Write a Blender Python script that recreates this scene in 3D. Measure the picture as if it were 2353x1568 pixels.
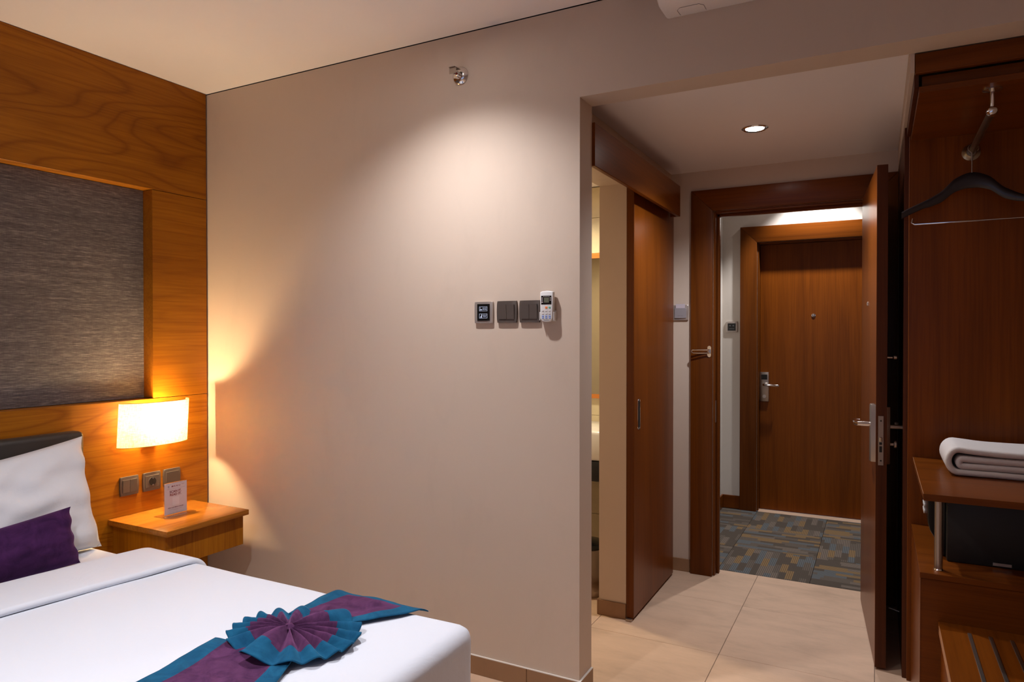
import bpy, bmesh, math, random
from mathutils import Vector, Matrix, noise as mnoise
random.seed(7)
for o in list(bpy.data.objects): bpy.data.objects.remove(o, do_unlink=True)
scn = bpy.context.scene
COL = scn.collection
PI = math.pi
R = math.radians

# ------------------------------------------------------------------ camera
cam = bpy.data.cameras.new('camera'); cam.sensor_width = 36.0; cam.lens = 24.247; cam.clip_start = 0.02
camo = bpy.data.objects.new('camera', cam); COL.objects.link(camo)
camo.location = (0, 0, 1.3925); camo.rotation_euler = (R(90 - 0.556), 0, R(27.934))
scn.camera = camo
# ------------------------------------------------------------------ world, exposure
world = bpy.data.worlds.new('world'); scn.world = world; world.use_nodes = True
bg = world.node_tree.nodes['Background']; bg.inputs[0].default_value = (0.30, 0.38, 0.62, 1); bg.inputs[1].default_value = 0.45
scn.view_settings.view_transform = 'Standard'; scn.view_settings.look = 'None'
scn.view_settings.gamma = 1.0; scn.view_settings.use_curve_mapping = False
scn.view_settings.exposure = 1.45
# lamp strengths (the lights themselves are made in their fixtures)
P_SPOT, P_ROOM, P_HALL, P_CORR, P_BATH, P_SCONCE = 39, 52, 28, 50, 26, 88
C_COOL = (0.95, 0.95, 1.0); C_HALL = (0.88, 0.91, 1.0); C_CORR = (0.97, 0.97, 1.0); C_BATH = (1.0, 0.85, 0.60); C_SCON = (1.0, 0.73, 0.40)

# ------------------------------------------------------------------ measures
X0 = -3.065; Y1 = 2.42; Y1B = 2.544; X1 = -0.994; ZC = 2.631; ZL = 2.286; ZH = 2.335
XW = -1.08; Y2 = 4.045; Y3 = 5.695; XR = 1.15; YF = -2.3; ZB = 0.075

# ------------------------------------------------------------------ materials
def newmat(name):
    m = bpy.data.materials.new(name); m.use_nodes = True
    nt = m.node_tree; return m, nt, nt.nodes['Principled BSDF']
def nd(nt, t, **k):
    n = nt.nodes.new(t)
    for a, v in k.items(): setattr(n, a, v)
    return n
def lk(nt, a, b): nt.links.new(a, b)
def ramp(nt, fac, stops, interp='LINEAR'):
    r = nd(nt, 'ShaderNodeValToRGB'); r.color_ramp.interpolation = interp
    while len(r.color_ramp.elements) < len(stops): r.color_ramp.elements.new(0.5)
    for e, (p, c) in zip(r.color_ramp.elements, stops):
        e.position = p; e.color = (c[0], c[1], c[2], 1) if not isinstance(c, (int, float)) else (c, c, c, 1)
    lk(nt, fac, r.inputs[0]); return r.outputs[0]
def mapped(nt, scale, rot=(0, 0, 0), loc=(0, 0, 0)):
    tc = nd(nt, 'ShaderNodeTexCoord'); mp = nd(nt, 'ShaderNodeMapping')
    mp.inputs['Scale'].default_value = scale; mp.inputs['Rotation'].default_value = rot; mp.inputs['Location'].default_value = loc
    lk(nt, tc.outputs['Object'], mp.inputs[0]); return mp.outputs[0]
def noise(nt, vec, scale, detail=2.0, rough=0.5, dist=0.0):
    n = nd(nt, 'ShaderNodeTexNoise'); n.inputs['Scale'].default_value = scale; n.inputs['Detail'].default_value = detail
    n.inputs['Roughness'].default_value = rough; n.inputs['Distortion'].default_value = dist
    if vec is not None: lk(nt, vec, n.inputs['Vector'])
    return n.outputs['Fac']
def math_(nt, op, a, b=None, c=None):
    n = nd(nt, 'ShaderNodeMath', operation=op)
    for i, v in enumerate((a, b, c)):
        if v is None: continue
        if isinstance(v, (int, float)): n.inputs[i].default_value = v
        else: lk(nt, v, n.inputs[i])
    return n.outputs[0]
def mix(nt, fac, a, b, mode='MIX'):
    n = nd(nt, 'ShaderNodeMix', data_type='RGBA', blend_type=mode)
    for s, v in ((n.inputs[0], fac), (n.inputs[6], a), (n.inputs[7], b)):
        if isinstance(v, (int, float)): s.default_value = v
        elif isinstance(v, (tuple, list)): s.default_value = (v[0], v[1], v[2], 1)
        else: lk(nt, v, s)
    return n.outputs[2]
def bump(nt, p, h, strength, dist=0.002):
    b = nd(nt, 'ShaderNodeBump'); b.inputs['Strength'].default_value = strength; b.inputs['Distance'].default_value = dist
    lk(nt, h, b.inputs['Height']); lk(nt, b.outputs[0], p.inputs['Normal'])
def plain(name, col, rough=0.5, metal=0.0, spec=0.5, bumps=None):
    m, nt, p = newmat(name)
    n = noise(nt, mapped(nt, (1, 1, 1)), 40.0, 3)
    lk(nt, mix(nt, math_(nt, 'MULTIPLY', n, 0.14), col, tuple(c * 0.75 for c in col)), p.inputs['Base Color'])
    p.inputs['Roughness'].default_value = rough; p.inputs['Metallic'].default_value = metal; p.inputs['Specular IOR Level'].default_value = spec
    if bumps: bump(nt, p, noise(nt, mapped(nt, (1, 1, 1)), bumps[0], 3), bumps[1])
    return m
def glow(name, col, strength):
    m, nt, p = newmat(name)
    p.inputs['Base Color'].default_value = (*col, 1); p.inputs['Emission Color'].default_value = (*col, 1); p.inputs['Emission Strength'].default_value = strength
    return m
def wood(name, light, dark, axis, rough=0.32, lines=9.0, along=0.55, across=3.6, amount=0.75, loc=(0, 0, 0)):
    """veneer: contour lines of a stretched noise make cathedral figure, fine streaks follow the grain"""
    m, nt, p = newmat(name)
    s = [across] * 3; s[axis] = along
    s2 = [130.0] * 3; s2[axis] = 3.0
    s3 = [7.0] * 3; s3[axis] = 0.8
    n1 = noise(nt, mapped(nt, s, loc=loc), 1.0, 1.2, 0.35, 0.25)
    pp = math_(nt, 'PINGPONG', math_(nt, 'MULTIPLY', n1, lines), 0.5)
    ln = ramp(nt, pp, [(0.0, 1.0), (0.06, 0.7), (0.16, 0.22), (0.5, 0.0)])
    fine = noise(nt, mapped(nt, s2), 1.0, 3, 0.6)
    broad = noise(nt, mapped(nt, s3, loc=(3, 1, 2)), 1.0, 3, 0.55)
    base = mix(nt, ramp(nt, broad, [(0.3, 0.0), (0.7, 1.0)]), light, tuple(a * 0.6 + b * 0.4 for a, b in zip(light, dark)))
    fx = math_(nt, 'MULTIPLY', ramp(nt, fine, [(0.42, 0.0), (0.72, 1.0)]), 0.45)
    base = mix(nt, fx, base, dark)
    base = mix(nt, math_(nt, 'MULTIPLY', ln, amount), base, dark)
    lk(nt, base, p.inputs['Base Color'])
    p.inputs['Roughness'].default_value = rough; p.inputs['Specular IOR Level'].default_value = 0.18
    bump(nt, p, fine, 0.05, 0.0006)
    return m

def paint(name, col, dirt=0.10):
    m, nt, p = newmat(name)
    v = mapped(nt, (1, 1, 1))
    big = noise(nt, v, 1.7, 4, 0.6)
    sm = noise(nt, mapped(nt, (1, 1, 0.45)), 5.5, 5, 0.65, 0.4)
    f = math_(nt, 'MULTIPLY', ramp(nt, sm, [(0.55, 0.0), (0.78, 1.0)]), dirt)
    c = mix(nt, math_(nt, 'MULTIPLY', big, 0.16), col, tuple(x * 0.82 for x in col))
    c = mix(nt, f, c, tuple(x * 0.45 for x in col))
    lk(nt, c, p.inputs['Base Color']); p.inputs['Roughness'].default_value = 0.62; p.inputs['Specular IOR Level'].default_value = 0.25
    bump(nt, p, noise(nt, v, 55.0, 4, 0.6), 0.06, 0.002)
    return m
WALL = paint('wall_paint', (0.60, 0.48, 0.385))
WALLH = paint('corridor_paint', (0.66, 0.60, 0.53), 0.05)
CEIL = paint('ceiling_paint', (0.84, 0.79, 0.785), 0.03)
DARKV = plain('dark_void', (0.01, 0.008, 0.007), 0.9)

HON_L, HON_D = (0.42, 0.150, 0.006), (0.17, 0.040, 0.002)
RED_L, RED_D = (0.215, 0.054, 0.004), (0.080, 0.018, 0.0015)
HONY = wood('honey_veneer_along', HON_L, HON_D, 1, 0.40, 24, 0.62, 3.4, 0.55)
HONZ = wood('honey_veneer_upright', HON_L, HON_D, 2, 0.36, 16, 0.25, 6.0, 0.40)
HONQ = wood('honey_veneer_quiet', HON_L, HON_D, 1, 0.38, 9, 0.9, 4.0, 0.22, loc=(2, 5, 1))
HONT = wood('honey_veneer_top', (0.45, 0.165, 0.02), HON_D, 1, 0.2, 7, 0.6, 5.0, 0.30)
REDZ = wood('cherry_veneer_upright', RED_L, RED_D, 2, 0.30, 7, 0.22, 3.0, 0.30)
REDX = wood('cherry_veneer_across', (0.175, 0.044, 0.004), RED_D, 0, 0.30, 8, 0.35, 4.5, 0.55)
REDY = wood('cherry_veneer_deep', (0.185, 0.048, 0.004), RED_D, 1, 0.28, 7, 0.35, 4.0, 0.40)
REDF = wood('cherry_frame', (0.160, 0.043, 0.0045), (0.07, 0.017, 0.002), 2, 0.32, 6, 0.25, 4.0, 0.45)
REDE = wood('cherry_door_edge', (0.10, 0.027, 0.007), (0.05, 0.012, 0.004), 2, 0.4, 6, 0.4, 6.0, 0.6)
WORN = plain('worn_wood_edge', (0.36, 0.16, 0.07), 0.5)

def tile_mat(name, col, var, seedy=0.0):
    m, nt, p = newmat(name)
    oi = nd(nt, 'ShaderNodeObjectInfo')
    tc = nd(nt, 'ShaderNodeTexCoord')
    add = nd(nt, 'ShaderNodeVectorMath', operation='ADD')
    sc = nd(nt, 'ShaderNodeVectorMath', operation='SCALE')
    lk(nt, oi.outputs['Location'], sc.inputs[0]); sc.inputs['Scale'].default_value = 3.7
    lk(nt, tc.outputs['Object'], add.inputs[0]); lk(nt, sc.outputs[0], add.inputs[1])
    mp = nd(nt, 'ShaderNodeMapping'); mp.inputs['Scale'].default_value = (1.0, 2.6, 1.0)
    lk(nt, add.outputs[0], mp.inputs[0])
    n1 = noise(nt, mp.outputs[0], 3.2, 7, 0.66, 0.3)
    c = ramp(nt, n1, [(0.28, tuple(a * 0.80 for a in col)), (0.5, col), (0.72, tuple(min(1, a * 1.12) for a in col))])
    c = mix(nt, math_(nt, 'MULTIPLY', oi.outputs['Random'], var), c, tuple(a * 0.86 for a in col))
    lk(nt, c, p.inputs['Base Color']); p.inputs['Roughness'].default_value = 0.42; p.inputs['Specular IOR Level'].default_value = 0.4
    bump(nt, p, n1, 0.03, 0.002)
    return m
TILE = tile_mat('floor_tile_beige', (0.62, 0.42, 0.285), 0.25)
SKIRT = tile_mat('skirting_tile_brown', (0.30, 0.165, 0.085), 0.2)
BTILE = tile_mat('bath_tile_cream', (0.58, 0.50, 0.33), 0.15)
GROUT = plain('grout', (0.20, 0.145, 0.11), 0.9)
CAULK = plain('caulk', (0.75, 0.68, 0.60), 0.6)
WHITE = plain('white_plastic', (0.72, 0.70, 0.68), 0.35)
PLATE = plain('bronze_grey_plastic', (0.105, 0.082, 0.070), 0.38, 0.25)
PLATEL = plain('champagne_metal', (0.50, 0.44, 0.40), 0.32, 0.6)
BLACK = plain('black_gloss', (0.006, 0.006, 0.006), 0.18)
BLACKM = plain('black_satin', (0.007, 0.0065, 0.006), 0.55)
CHROME = plain('polished_chrome', (0.72, 0.70, 0.68), 0.12, 1.0)
STEEL = plain('brushed_steel', (0.42, 0.36, 0.31), 0.34, 1.0)
BRASSY = plain('aged_nickel', (0.36, 0.30, 0.22), 0.32, 1.0)
HANGW = plain('dark_hanger_wood', (0.018, 0.013, 0.015), 0.30)
CERAM = plain('white_ceramic', (0.82, 0.80, 0.76), 0.12)
PRINTR = plain('red_print', (0.16, 0.012, 0.008), 0.6)
PRINTG = plain('grey_print', (0.25, 0.20, 0.22), 0.6)
CARD = plain('white_card', (0.56, 0.49, 0.53), 0.5)
BULBM = glow('lamp_lens', (1.0, 0.97, 0.95), 30.0)
BULBW = glow('warm_bulb', (1.0, 0.62, 0.25), 40.0)
LCD = plain('lcd', (0.12, 0.125, 0.09), 0.3)
ORANGE = plain('orange_key', (0.80, 0.22, 0.05), 0.5)
GREEN = plain('green_key', (0.10, 0.42, 0.27), 0.5)
BLUEK = plain('blue_key', (0.17, 0.27, 0.62), 0.5)
KEYG = plain('grey_key', (0.52, 0.46, 0.45), 0.5)
INK = plain('dark_ink', (0.04, 0.04, 0.05), 0.6)
LIT = glow('backlit_print', (0.50, 0.55, 0.70), 0.18)
REDB = plain('red_glass', (0.25, 0.01, 0.005), 0.1)
LEATH = plain('charcoal_leather', (0.030, 0.027, 0.026), 0.42, bumps=(220.0, 0.10))
BODYW = plain('ac_white', (0.74, 0.69, 0.65), 0.4)

def fabric_white(name, col=(0.68, 0.70, 0.76), b=0.12):
    m, nt, p = newmat(name)
    v = mapped(nt, (1, 1, 1))
    n = noise(nt, v, 2.2, 4, 0.55, 0.5)
    lk(nt, mix(nt, math_(nt, 'MULTIPLY', n, 0.10), col, tuple(c * 0.85 for c in col)), p.inputs['Base Color'])
    p.inputs['Roughness'].default_value = 0.85; p.inputs['Specular IOR Level'].default_value = 0.15
    p.inputs['Sheen Weight'].default_value = 0.1
    h = math_(nt, 'ADD', noise(nt, v, 9.0, 4, 0.6, 0.8), math_(nt, 'MULTIPLY', noise(nt, v, 420.0, 1), 0.06))
    bump(nt, p, h, b, 0.02)
    return m
LINEN = fabric_white('white_bed_linen')
PILLW = fabric_white('white_pillowcase', (0.70, 0.70, 0.73), 0.2)
TOWEL = plain('towel_terry', (0.72, 0.66, 0.62), 0.95, bumps=(500.0, 0.55))
def velvet(name, c1, c2):
    m, nt, p = newmat(name)
    n = noise(nt, mapped(nt, (1, 1, 1)), 16.0, 6, 0.68, 0.9)
    lk(nt, ramp(nt, n, [(0.33, c1), (0.68, c2)]), p.inputs['Base Color'])
    p.inputs['Roughness'].default_value = 0.9; p.inputs['Specular IOR Level'].default_value = 0.1
    p.inputs['Sheen Weight'].default_value = 0.35; p.inputs['Sheen Roughness'].default_value = 0.4
    p.inputs['Sheen Tint'].default_value = (*[min(1, c * 5 + 0.1) for c in c2], 1)
    bump(nt, p, noise(nt, mapped(nt, (1, 1, 1)), 260.0, 3), 0.25, 0.001)
    return m
PURP = velvet('purple_velvet', (0.045, 0.014, 0.048), (0.115, 0.038, 0.105))
PURPD = velvet('plum_velvet', (0.028, 0.008, 0.040), (0.060, 0.016, 0.075))
TEAL = velvet('teal_velvet', (0.006, 0.055, 0.125), (0.012, 0.105, 0.205))

def grasscloth():
    m, nt, p = newmat('grey_grasscloth')
    h = noise(nt, mapped(nt, (1, 22, 330)), 1.0, 4, 0.65, 0.35)
    h2 = noise(nt, mapped(nt, (1, 3, 90)), 1.0, 3, 0.6, 0.3)
    v = noise(nt, mapped(nt, (1, 420, 30)), 1.0, 2, 0.6)
    f = math_(nt, 'ADD', math_(nt, 'MULTIPLY', h, 0.62), math_(nt, 'ADD', math_(nt, 'MULTIPLY', h2, 0.28), math_(nt, 'MULTIPLY', v, 0.12)))
    lk(nt, ramp(nt, f, [(0.36, (0.040, 0.032, 0.033)), (0.52, (0.118, 0.097, 0.096)), (0.68, (0.30, 0.26, 0.24))]), p.inputs['Base Color'])
    p.inputs['Roughness'].default_value = 0.6; bump(nt, p, f, 0.5, 0.003)
    return m
GRASS = grasscloth()

def shade_mat():
    m, nt, p = newmat('linen_lampshade')
    v1 = noise(nt, mapped(nt, (40, 40, 420)), 1.0, 3, 0.7); v2 = noise(nt, mapped(nt, (420, 420, 40)), 1.0, 3, 0.7)
    f = math_(nt, 'MULTIPLY', math_(nt, 'ADD', v1, v2), 0.5)
    c = ramp(nt, f, [(0.38, (0.60, 0.38, 0.12)), (0.6, (0.97, 0.76, 0.36))])
    t = nd(nt, 'ShaderNodeBsdfTranslucent'); d = nd(nt, 'ShaderNodeBsdfDiffuse'); mx = nd(nt, 'ShaderNodeMixShader')
    lk(nt, c, t.inputs[0]); lk(nt, c, d.inputs[0]); mx.inputs[0].default_value = 0.60
    lk(nt, d.outputs[0], mx.inputs[1]); lk(nt, t.outputs[0], mx.inputs[2])
    lk(nt, mx.outputs[0], nt.nodes['Material Output'].inputs[0]); return m
SHADE = shade_mat()
def clear(name, rough=0.02):
    m, nt, p = newmat(name)
    g = nd(nt, 'ShaderNodeBsdfGlass'); g.inputs['IOR'].default_value = 1.3; g.inputs['Roughness'].default_value = rough
    tr = nd(nt, 'ShaderNodeBsdfTransparent'); mx = nd(nt, 'ShaderNodeMixShader'); mx.inputs[0].default_value = 0.45
    lk(nt, g.outputs[0], mx.inputs[1]); lk(nt, tr.outputs[0], mx.inputs[2]); lk(nt, mx.outputs[0], nt.nodes['Material Output'].inputs[0])
    return m
ACRYL = clear('clear_acrylic')
def carpet():
    m, nt, p = newmat('carpet_tile_pile')
    oi = nd(nt, 'ShaderNodeObjectInfo'); tc = nd(nt, 'ShaderNodeTexCoord')
    off = nd(nt, 'ShaderNodeVectorMath', operation='SCALE'); off.inputs['Scale'].default_value = 13.0
    cb = nd(nt, 'ShaderNodeCombineXYZ'); lk(nt, oi.outputs['Random'], cb.inputs[0]); lk(nt, oi.outputs['Random'], cb.inputs[1]); lk(nt, cb.outputs[0], off.inputs[0])
    sp = nd(nt, 'ShaderNodeSeparateXYZ'); lk(nt, tc.outputs['Object'], sp.inputs[0])
    rx = nd(nt, 'ShaderNodeSeparateXYZ'); lk(nt, off.outputs[0], rx.inputs[0])
    # columns of blocks: x picks the column, y the block along it
    cx = math_(nt, 'FLOOR', math_(nt, 'MULTIPLY', sp.outputs[0], 26.0))
    wn1 = nd(nt, 'ShaderNodeTexWhiteNoise', noise_dimensions='2D'); c1 = nd(nt, 'ShaderNodeCombineXYZ'); lk(nt, cx, c1.inputs[0]); lk(nt, rx.outputs[0], c1.inputs[1]); lk(nt, c1.outputs[0], wn1.inputs['Vector'])
    by = math_(nt, 'FLOOR', math_(nt, 'ADD', math_(nt, 'MULTIPLY', sp.outputs[1], 6.5), math_(nt, 'MULTIPLY', wn1.outputs['Value'], 5.0)))
    wn2 = nd(nt, 'ShaderNodeTexWhiteNoise', noise_dimensions='3D'); c2 = nd(nt, 'ShaderNodeCombineXYZ'); lk(nt, cx, c2.inputs[0]); lk(nt, by, c2.inputs[1]); lk(nt, rx.outputs[0], c2.inputs[2]); lk(nt, c2.outputs[0], wn2.inputs['Vector'])
    colr = ramp(nt, wn2.outputs['Value'], [(0.0, (0.11, 0.085, 0.064)), (0.28, (0.22, 0.175, 0.135)), (0.50, (0.20, 0.225, 0.235)), (0.66, (0.31, 0.24, 0.185)), (0.84, (0.43, 0.26, 0.11))], 'CONSTANT')
    st = math_(nt, 'PINGPONG', math_(nt, 'MULTIPLY', sp.outputs[0], 96.0), 0.5)
    fac = ramp(nt, st, [(0.22, 0.65), (0.5, 0.0)])
    blk = ramp(nt, wn2.outputs['Value'], [(0.0, 0.3), (0.30, 1.0)], 'CONSTANT')
    c = mix(nt, math_(nt, 'MULTIPLY', fac, blk), colr, (0.05, 0.04, 0.032))
    pile = noise(nt, tc.outputs['Object'], 380.0, 2)
    c = mix(nt, math_(nt, 'MULTIPLY', pile, 0.5), c, (0.06, 0.05, 0.045))
    lk(nt, c, p.inputs['Base Color']); p.inputs['Roughness'].default_value = 0.95; p.inputs['Specular IOR Level'].default_value = 0.05
    bump(nt, p, pile, 0.6, 0.003)
    return m
CARPET = carpet()

# ------------------------------------------------------------------ mesh helpers
class B:
    def __init__(s): s.bm = bmesh.new(); s.mi = 0
    def _mark(s, faces):
        for f in faces: f.material_index = s.mi
    def box(s, x0, x1, y0, y1, z0, z1, bev=0.0, seg=2):
        vs = [s.bm.verts.new((x, y, z)) for x in (x0, x1) for y in (y0, y1) for z in (z0, z1)]
        q = [(0, 1, 3, 2), (4, 6, 7, 5), (0, 4, 5, 1), (2, 3, 7, 6), (0, 2, 6, 4), (1, 5, 7, 3)]
        fs = [s.bm.faces.new([vs[i] for i in f]) for f in q]; s._mark(fs)
        if bev:
            es = list({e for f in fs for e in f.edges})
            r = bmesh.ops.bevel(s.bm, geom=es, offset=bev, segments=seg, profile=0.5, affect='EDGES'); s._mark(r['faces'])
        return s
    def prism(s, pts, axis, a0, a1, bev=0.0, seg=2):
        def P(p, a):
            l = list(p); l.insert(axis, a); return tuple(l)
        A = [s.bm.verts.new(P(p, a0)) for p in pts]; Bv = [s.bm.verts.new(P(p, a1)) for p in pts]
        fs = [s.bm.faces.new(A), s.bm.faces.new(Bv[::-1])]
        n = len(pts)
        for i in range(n): fs.append(s.bm.faces.new([A[i], Bv[i], Bv[(i + 1) % n], A[(i + 1) % n]]))
        s._mark(fs)
        if bev:
            es = list({e for f in fs[:2] for e in f.edges})
            r = bmesh.ops.bevel(s.bm, geom=es, offset=bev, segments=seg, profile=0.5, affect='EDGES'); s._mark(r['faces'])
        return s
    def lathe(s, prof, c, axis='Z', seg=28, cap=True):
        """prof: (radius, height) list; axis direction letter, optional minus"""
        M = {'Z': Matrix.Identity(3), 'X': Matrix(((0, 0, 1), (0, 1, 0), (-1, 0, 0))), 'Y': Matrix(((1, 0, 0), (0, 0, 1), (0, -1, 0)))}[axis[-1]]
        sg = -1 if axis[0] == '-' else 1
        c = Vector(c); rings = []
        for r, h in prof:
            rings.append([s.bm.verts.new(c + M @ Vector((r * math.cos(2 * PI * i / seg), r * math.sin(2 * PI * i / seg), h * sg))) for i in range(seg)])
        fs = []
        for a, b in zip(rings, rings[1:]):
            for i in range(seg): fs.append(s.bm.faces.new([a[i], a[(i + 1) % seg], b[(i + 1) % seg], b[i]]))
        if cap: fs += [s.bm.faces.new(rings[0][::-1]), s.bm.faces.new(rings[-1])]
        s._mark(fs); return s
    def tube(s, path, r, seg=12, closed=False, flat=1.0):
        pts = [Vector(p) for p in path]; n = len(pts); rings = []
        rr = r if isinstance(r, (list, tuple)) else [r] * n
        up = None
        for i in range(n):
            if closed: t = pts[(i + 1) % n] - pts[i - 1]
            else: t = pts[min(i + 1, n - 1)] - pts[max(i - 1, 0)]
            t.normalize()
            if up is None:
                up = Vector((0, 0, 1)) if abs(t.z) < 0.9 else Vector((1, 0, 0))
            a = t.cross(up).normalized(); up = a.cross(t).normalized()
            rings.append([s.bm.verts.new(pts[i] + a * rr[i] * math.cos(2 * PI * k / seg) + up * rr[i] * flat * math.sin(2 * PI * k / seg)) for k in range(seg)])
        fs = []
        rng = range(n) if closed else range(n - 1)
        for i in rng:
            a, b = rings[i], rings[(i + 1) % n]
            for k in range(seg): fs.append(s.bm.faces.new([a[k], a[(k + 1) % seg], b[(k + 1) % seg], b[k]]))
        if not closed: fs += [s.bm.faces.new(rings[0][::-1]), s.bm.faces.new(rings[-1])]
        s._mark(fs); return s
    def grid(s, nu, nv, fn, matfn=None):
        V = [[s.bm.verts.new(fn(i / nu, j / nv)) for j in range(nv + 1)] for i in range(nu + 1)]
        for i in range(nu):
            for j in range(nv):
                f = s.bm.faces.new([V[i][j], V[i + 1][j], V[i + 1][j + 1], V[i][j + 1]])
                f.material_index = matfn((i + .5) / nu, (j + .5) / nv) if matfn else s.mi
        return s
    def obj(s, name, mats, parent=None, smooth=True, angle=35):
        bmesh.ops.recalc_face_normals(s.bm, faces=s.bm.faces)
        me = bpy.data.meshes.new(name); s.bm.to_mesh(me); s.bm.free()
        for m in (mats if isinstance(mats, (list, tuple)) else [mats]): me.materials.append(m)
        if smooth and len(me.polygons):
            me.polygons.foreach_set('use_smooth', [True] * len(me.polygons)); me.set_sharp_from_angle(angle=R(angle))
        o = bpy.data.objects.new(name, me); COL.objects.link(o)
        if parent: o.parent = parent
        return o
def bx(name, mat, x0, x1, y0, y1, z0, z1, parent=None, bev=0.0, seg=2):
    return B().box(x0, x1, y0, y1, z0, z1, bev, seg).obj(name, mat, parent)
def empty(name, loc=(0, 0, 0), rotz=0.0):
    o = bpy.data.objects.new(name, None); COL.objects.link(o); o.location = loc; o.rotation_euler = (0, 0, rotz); o.empty_display_size = 0.1
    return o
def tag(o, label, cat=None, group=None, kind=None):
    o['label'] = label
    if cat: o['category'] = cat
    if group: o['group'] = group
    if kind: o['kind'] = kind
    return o
def struct(o, label, cat): return tag(o, label, cat, kind='structure')
def text(body, size, mat, parent, loc, rot, name='lettering', align='CENTER', depth=0.0002, bold=0.0, sx=1.0):
    cu = bpy.data.curves.new(name, 'FONT'); cu.body = body; cu.size = size; cu.align_x = align; cu.align_y = 'CENTER'; cu.extrude = depth; cu.offset = bold
    cu.resolution_u = 3
    t = bpy.data.objects.new(name, cu); COL.objects.link(t)
    dg = bpy.context.evaluated_depsgraph_get()
    me = bpy.data.meshes.new_from_object(t.evaluated_get(dg)); bpy.data.objects.remove(t)
    me.materials.clear(); me.materials.append(mat)
    o = bpy.data.objects.new(name, me); COL.objects.link(o); o.parent = parent; o.location = loc; o.rotation_euler = rot; o.scale = (sx, 1, 1)
    return o
def light(name, typ, loc, power, col, parent=None, **k):
    l = bpy.data.lights.new(name, typ); l.energy = power; l.color = col
    for a, v in k.items(): setattr(l, a, v)
    o = bpy.data.objects.new(name, l); COL.objects.link(o); o.location = loc
    if parent: o.parent = parent
    return o
FACE = (R(90), 0, 0)          # lettering upright, facing -Y

# ================================================================== STRUCTURE
# ---- floor: slab, tiles, carpet tiles
fl = empty('floor'); struct(fl, 'beige square tile floor running from the bedroom into the entrance hall', 'floor')
bx('grout_bed', GROUT, -3.3, XR, YF, 4.17, -0.06, -0.003, fl)
TS = 0.6; G = 0.0011
tile_me = B().box(-TS / 2 + G, TS / 2 - G, -TS / 2 + G, TS / 2 - G, -0.01, 0, 0.0012, 1).obj('floor_tile', TILE, fl)
first = True
for i in range(-5, 3):
    for j in range(-9, 3):
        x0, y0 = -0.605 + i * TS, 3.061 + j * TS
        xa, xb, ya, yb = max(x0, -3.29), min(x0 + TS, XR - 0.005), max(y0, YF + 0.005), min(y0 + TS, 4.17)
        if xb - xa < 0.05 or yb - ya < 0.05: continue
        if xb - xa > TS - 1e-4 and yb - ya > TS - 1e-4:
            o = tile_me if first else tile_me.copy()
            if not first: COL.objects.link(o)
            first = False; o.parent = fl
        else:
            w, d = (xb - xa) / 2 - G, (yb - ya) / 2 - G
            o = B().box(-w, w, -d, d, -0.01, 0, 0.0012, 1).obj('floor_tile', TILE, fl)
        o.location = ((xa + xb) / 2, (ya + yb) / 2, 0)
fc = empty('floor_corridor'); struct(fc, 'striped grey, blue and ochre carpet tiles in the corridor outside', 'carpet')
bx('carpet_backing', DARKV, -1.3, 1.6, 4.172, 5.71, -0.06, -0.006, fc)
ct = B().box(-0.2492, 0.2492, -0.2492, 0.2492, -0.008, 0.0, 0.002, 1).obj('carpet_tile', CARPET, fc)
CY0 = 4.173
k = 0
for j in range(3):
    for i in range(5):
        o = ct if k == 0 else ct.copy()
        if k: COL.objects.link(o)
        k += 1; o.parent = fc
        o.location = (-1.08 + i * 0.5, CY0 + 0.25 + j * 0.5, 0); o.rotation_euler = (0, 0, (PI / 2) * ((i + j + 1) % 2) + PI * random.randint(0, 1))
bx('carpet_border', BLACKM, -1.12, 1.5, 5.675, 5.697, -0.008, -0.0005, fc)

# ---- bedroom wall with the switches, lintel above the hall opening
wb = empty('wall_back'); struct(wb, 'beige painted wall with switches, and the beam over the hall opening', 'wall')
b = B(); b.box(-3.30, X1, Y1, Y1B, 0, ZC - 0.003, 0)
b.box(X1, XR, Y1, Y1B, ZL, 2.95)
b.box(-0.80, X1, Y1, Y1B, ZC - 0.003, 2.95)
b.obj('plaster', WALL, wb, smooth=False)
# skirting pieces along the wall and round its end
bb = empty('baseboard_back'); struct(bb, 'brown tile skirting along the bedroom wall with pale caulk on top', 'baseboard')
xs = [-3.05, -2.42, -1.82, -1.215, X1 + 0.008]
for a, c in zip(xs, xs[1:]): bx('skirting_tile', SKIRT, a + 0.001, c - 0.001, Y1 - 0.008, Y1 - 0.0003, 0.0005, ZB, bb, 0.001, 1)
bx('skirting_tile', SKIRT, X1 + 0.0003, X1 + 0.008, Y1, Y1B, 0.0005, ZB, bb, 0.001, 1)
B().box(-3.05, X1 + 0.008, Y1 - 0.008, Y1 - 0.0003, ZB, ZB + 0.003).box(X1, X1 + 0.008, Y1 - 0.0003, Y1B, ZB, ZB + 0.003).obj('caulk_line', CAULK, bb, smooth=False)

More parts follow.
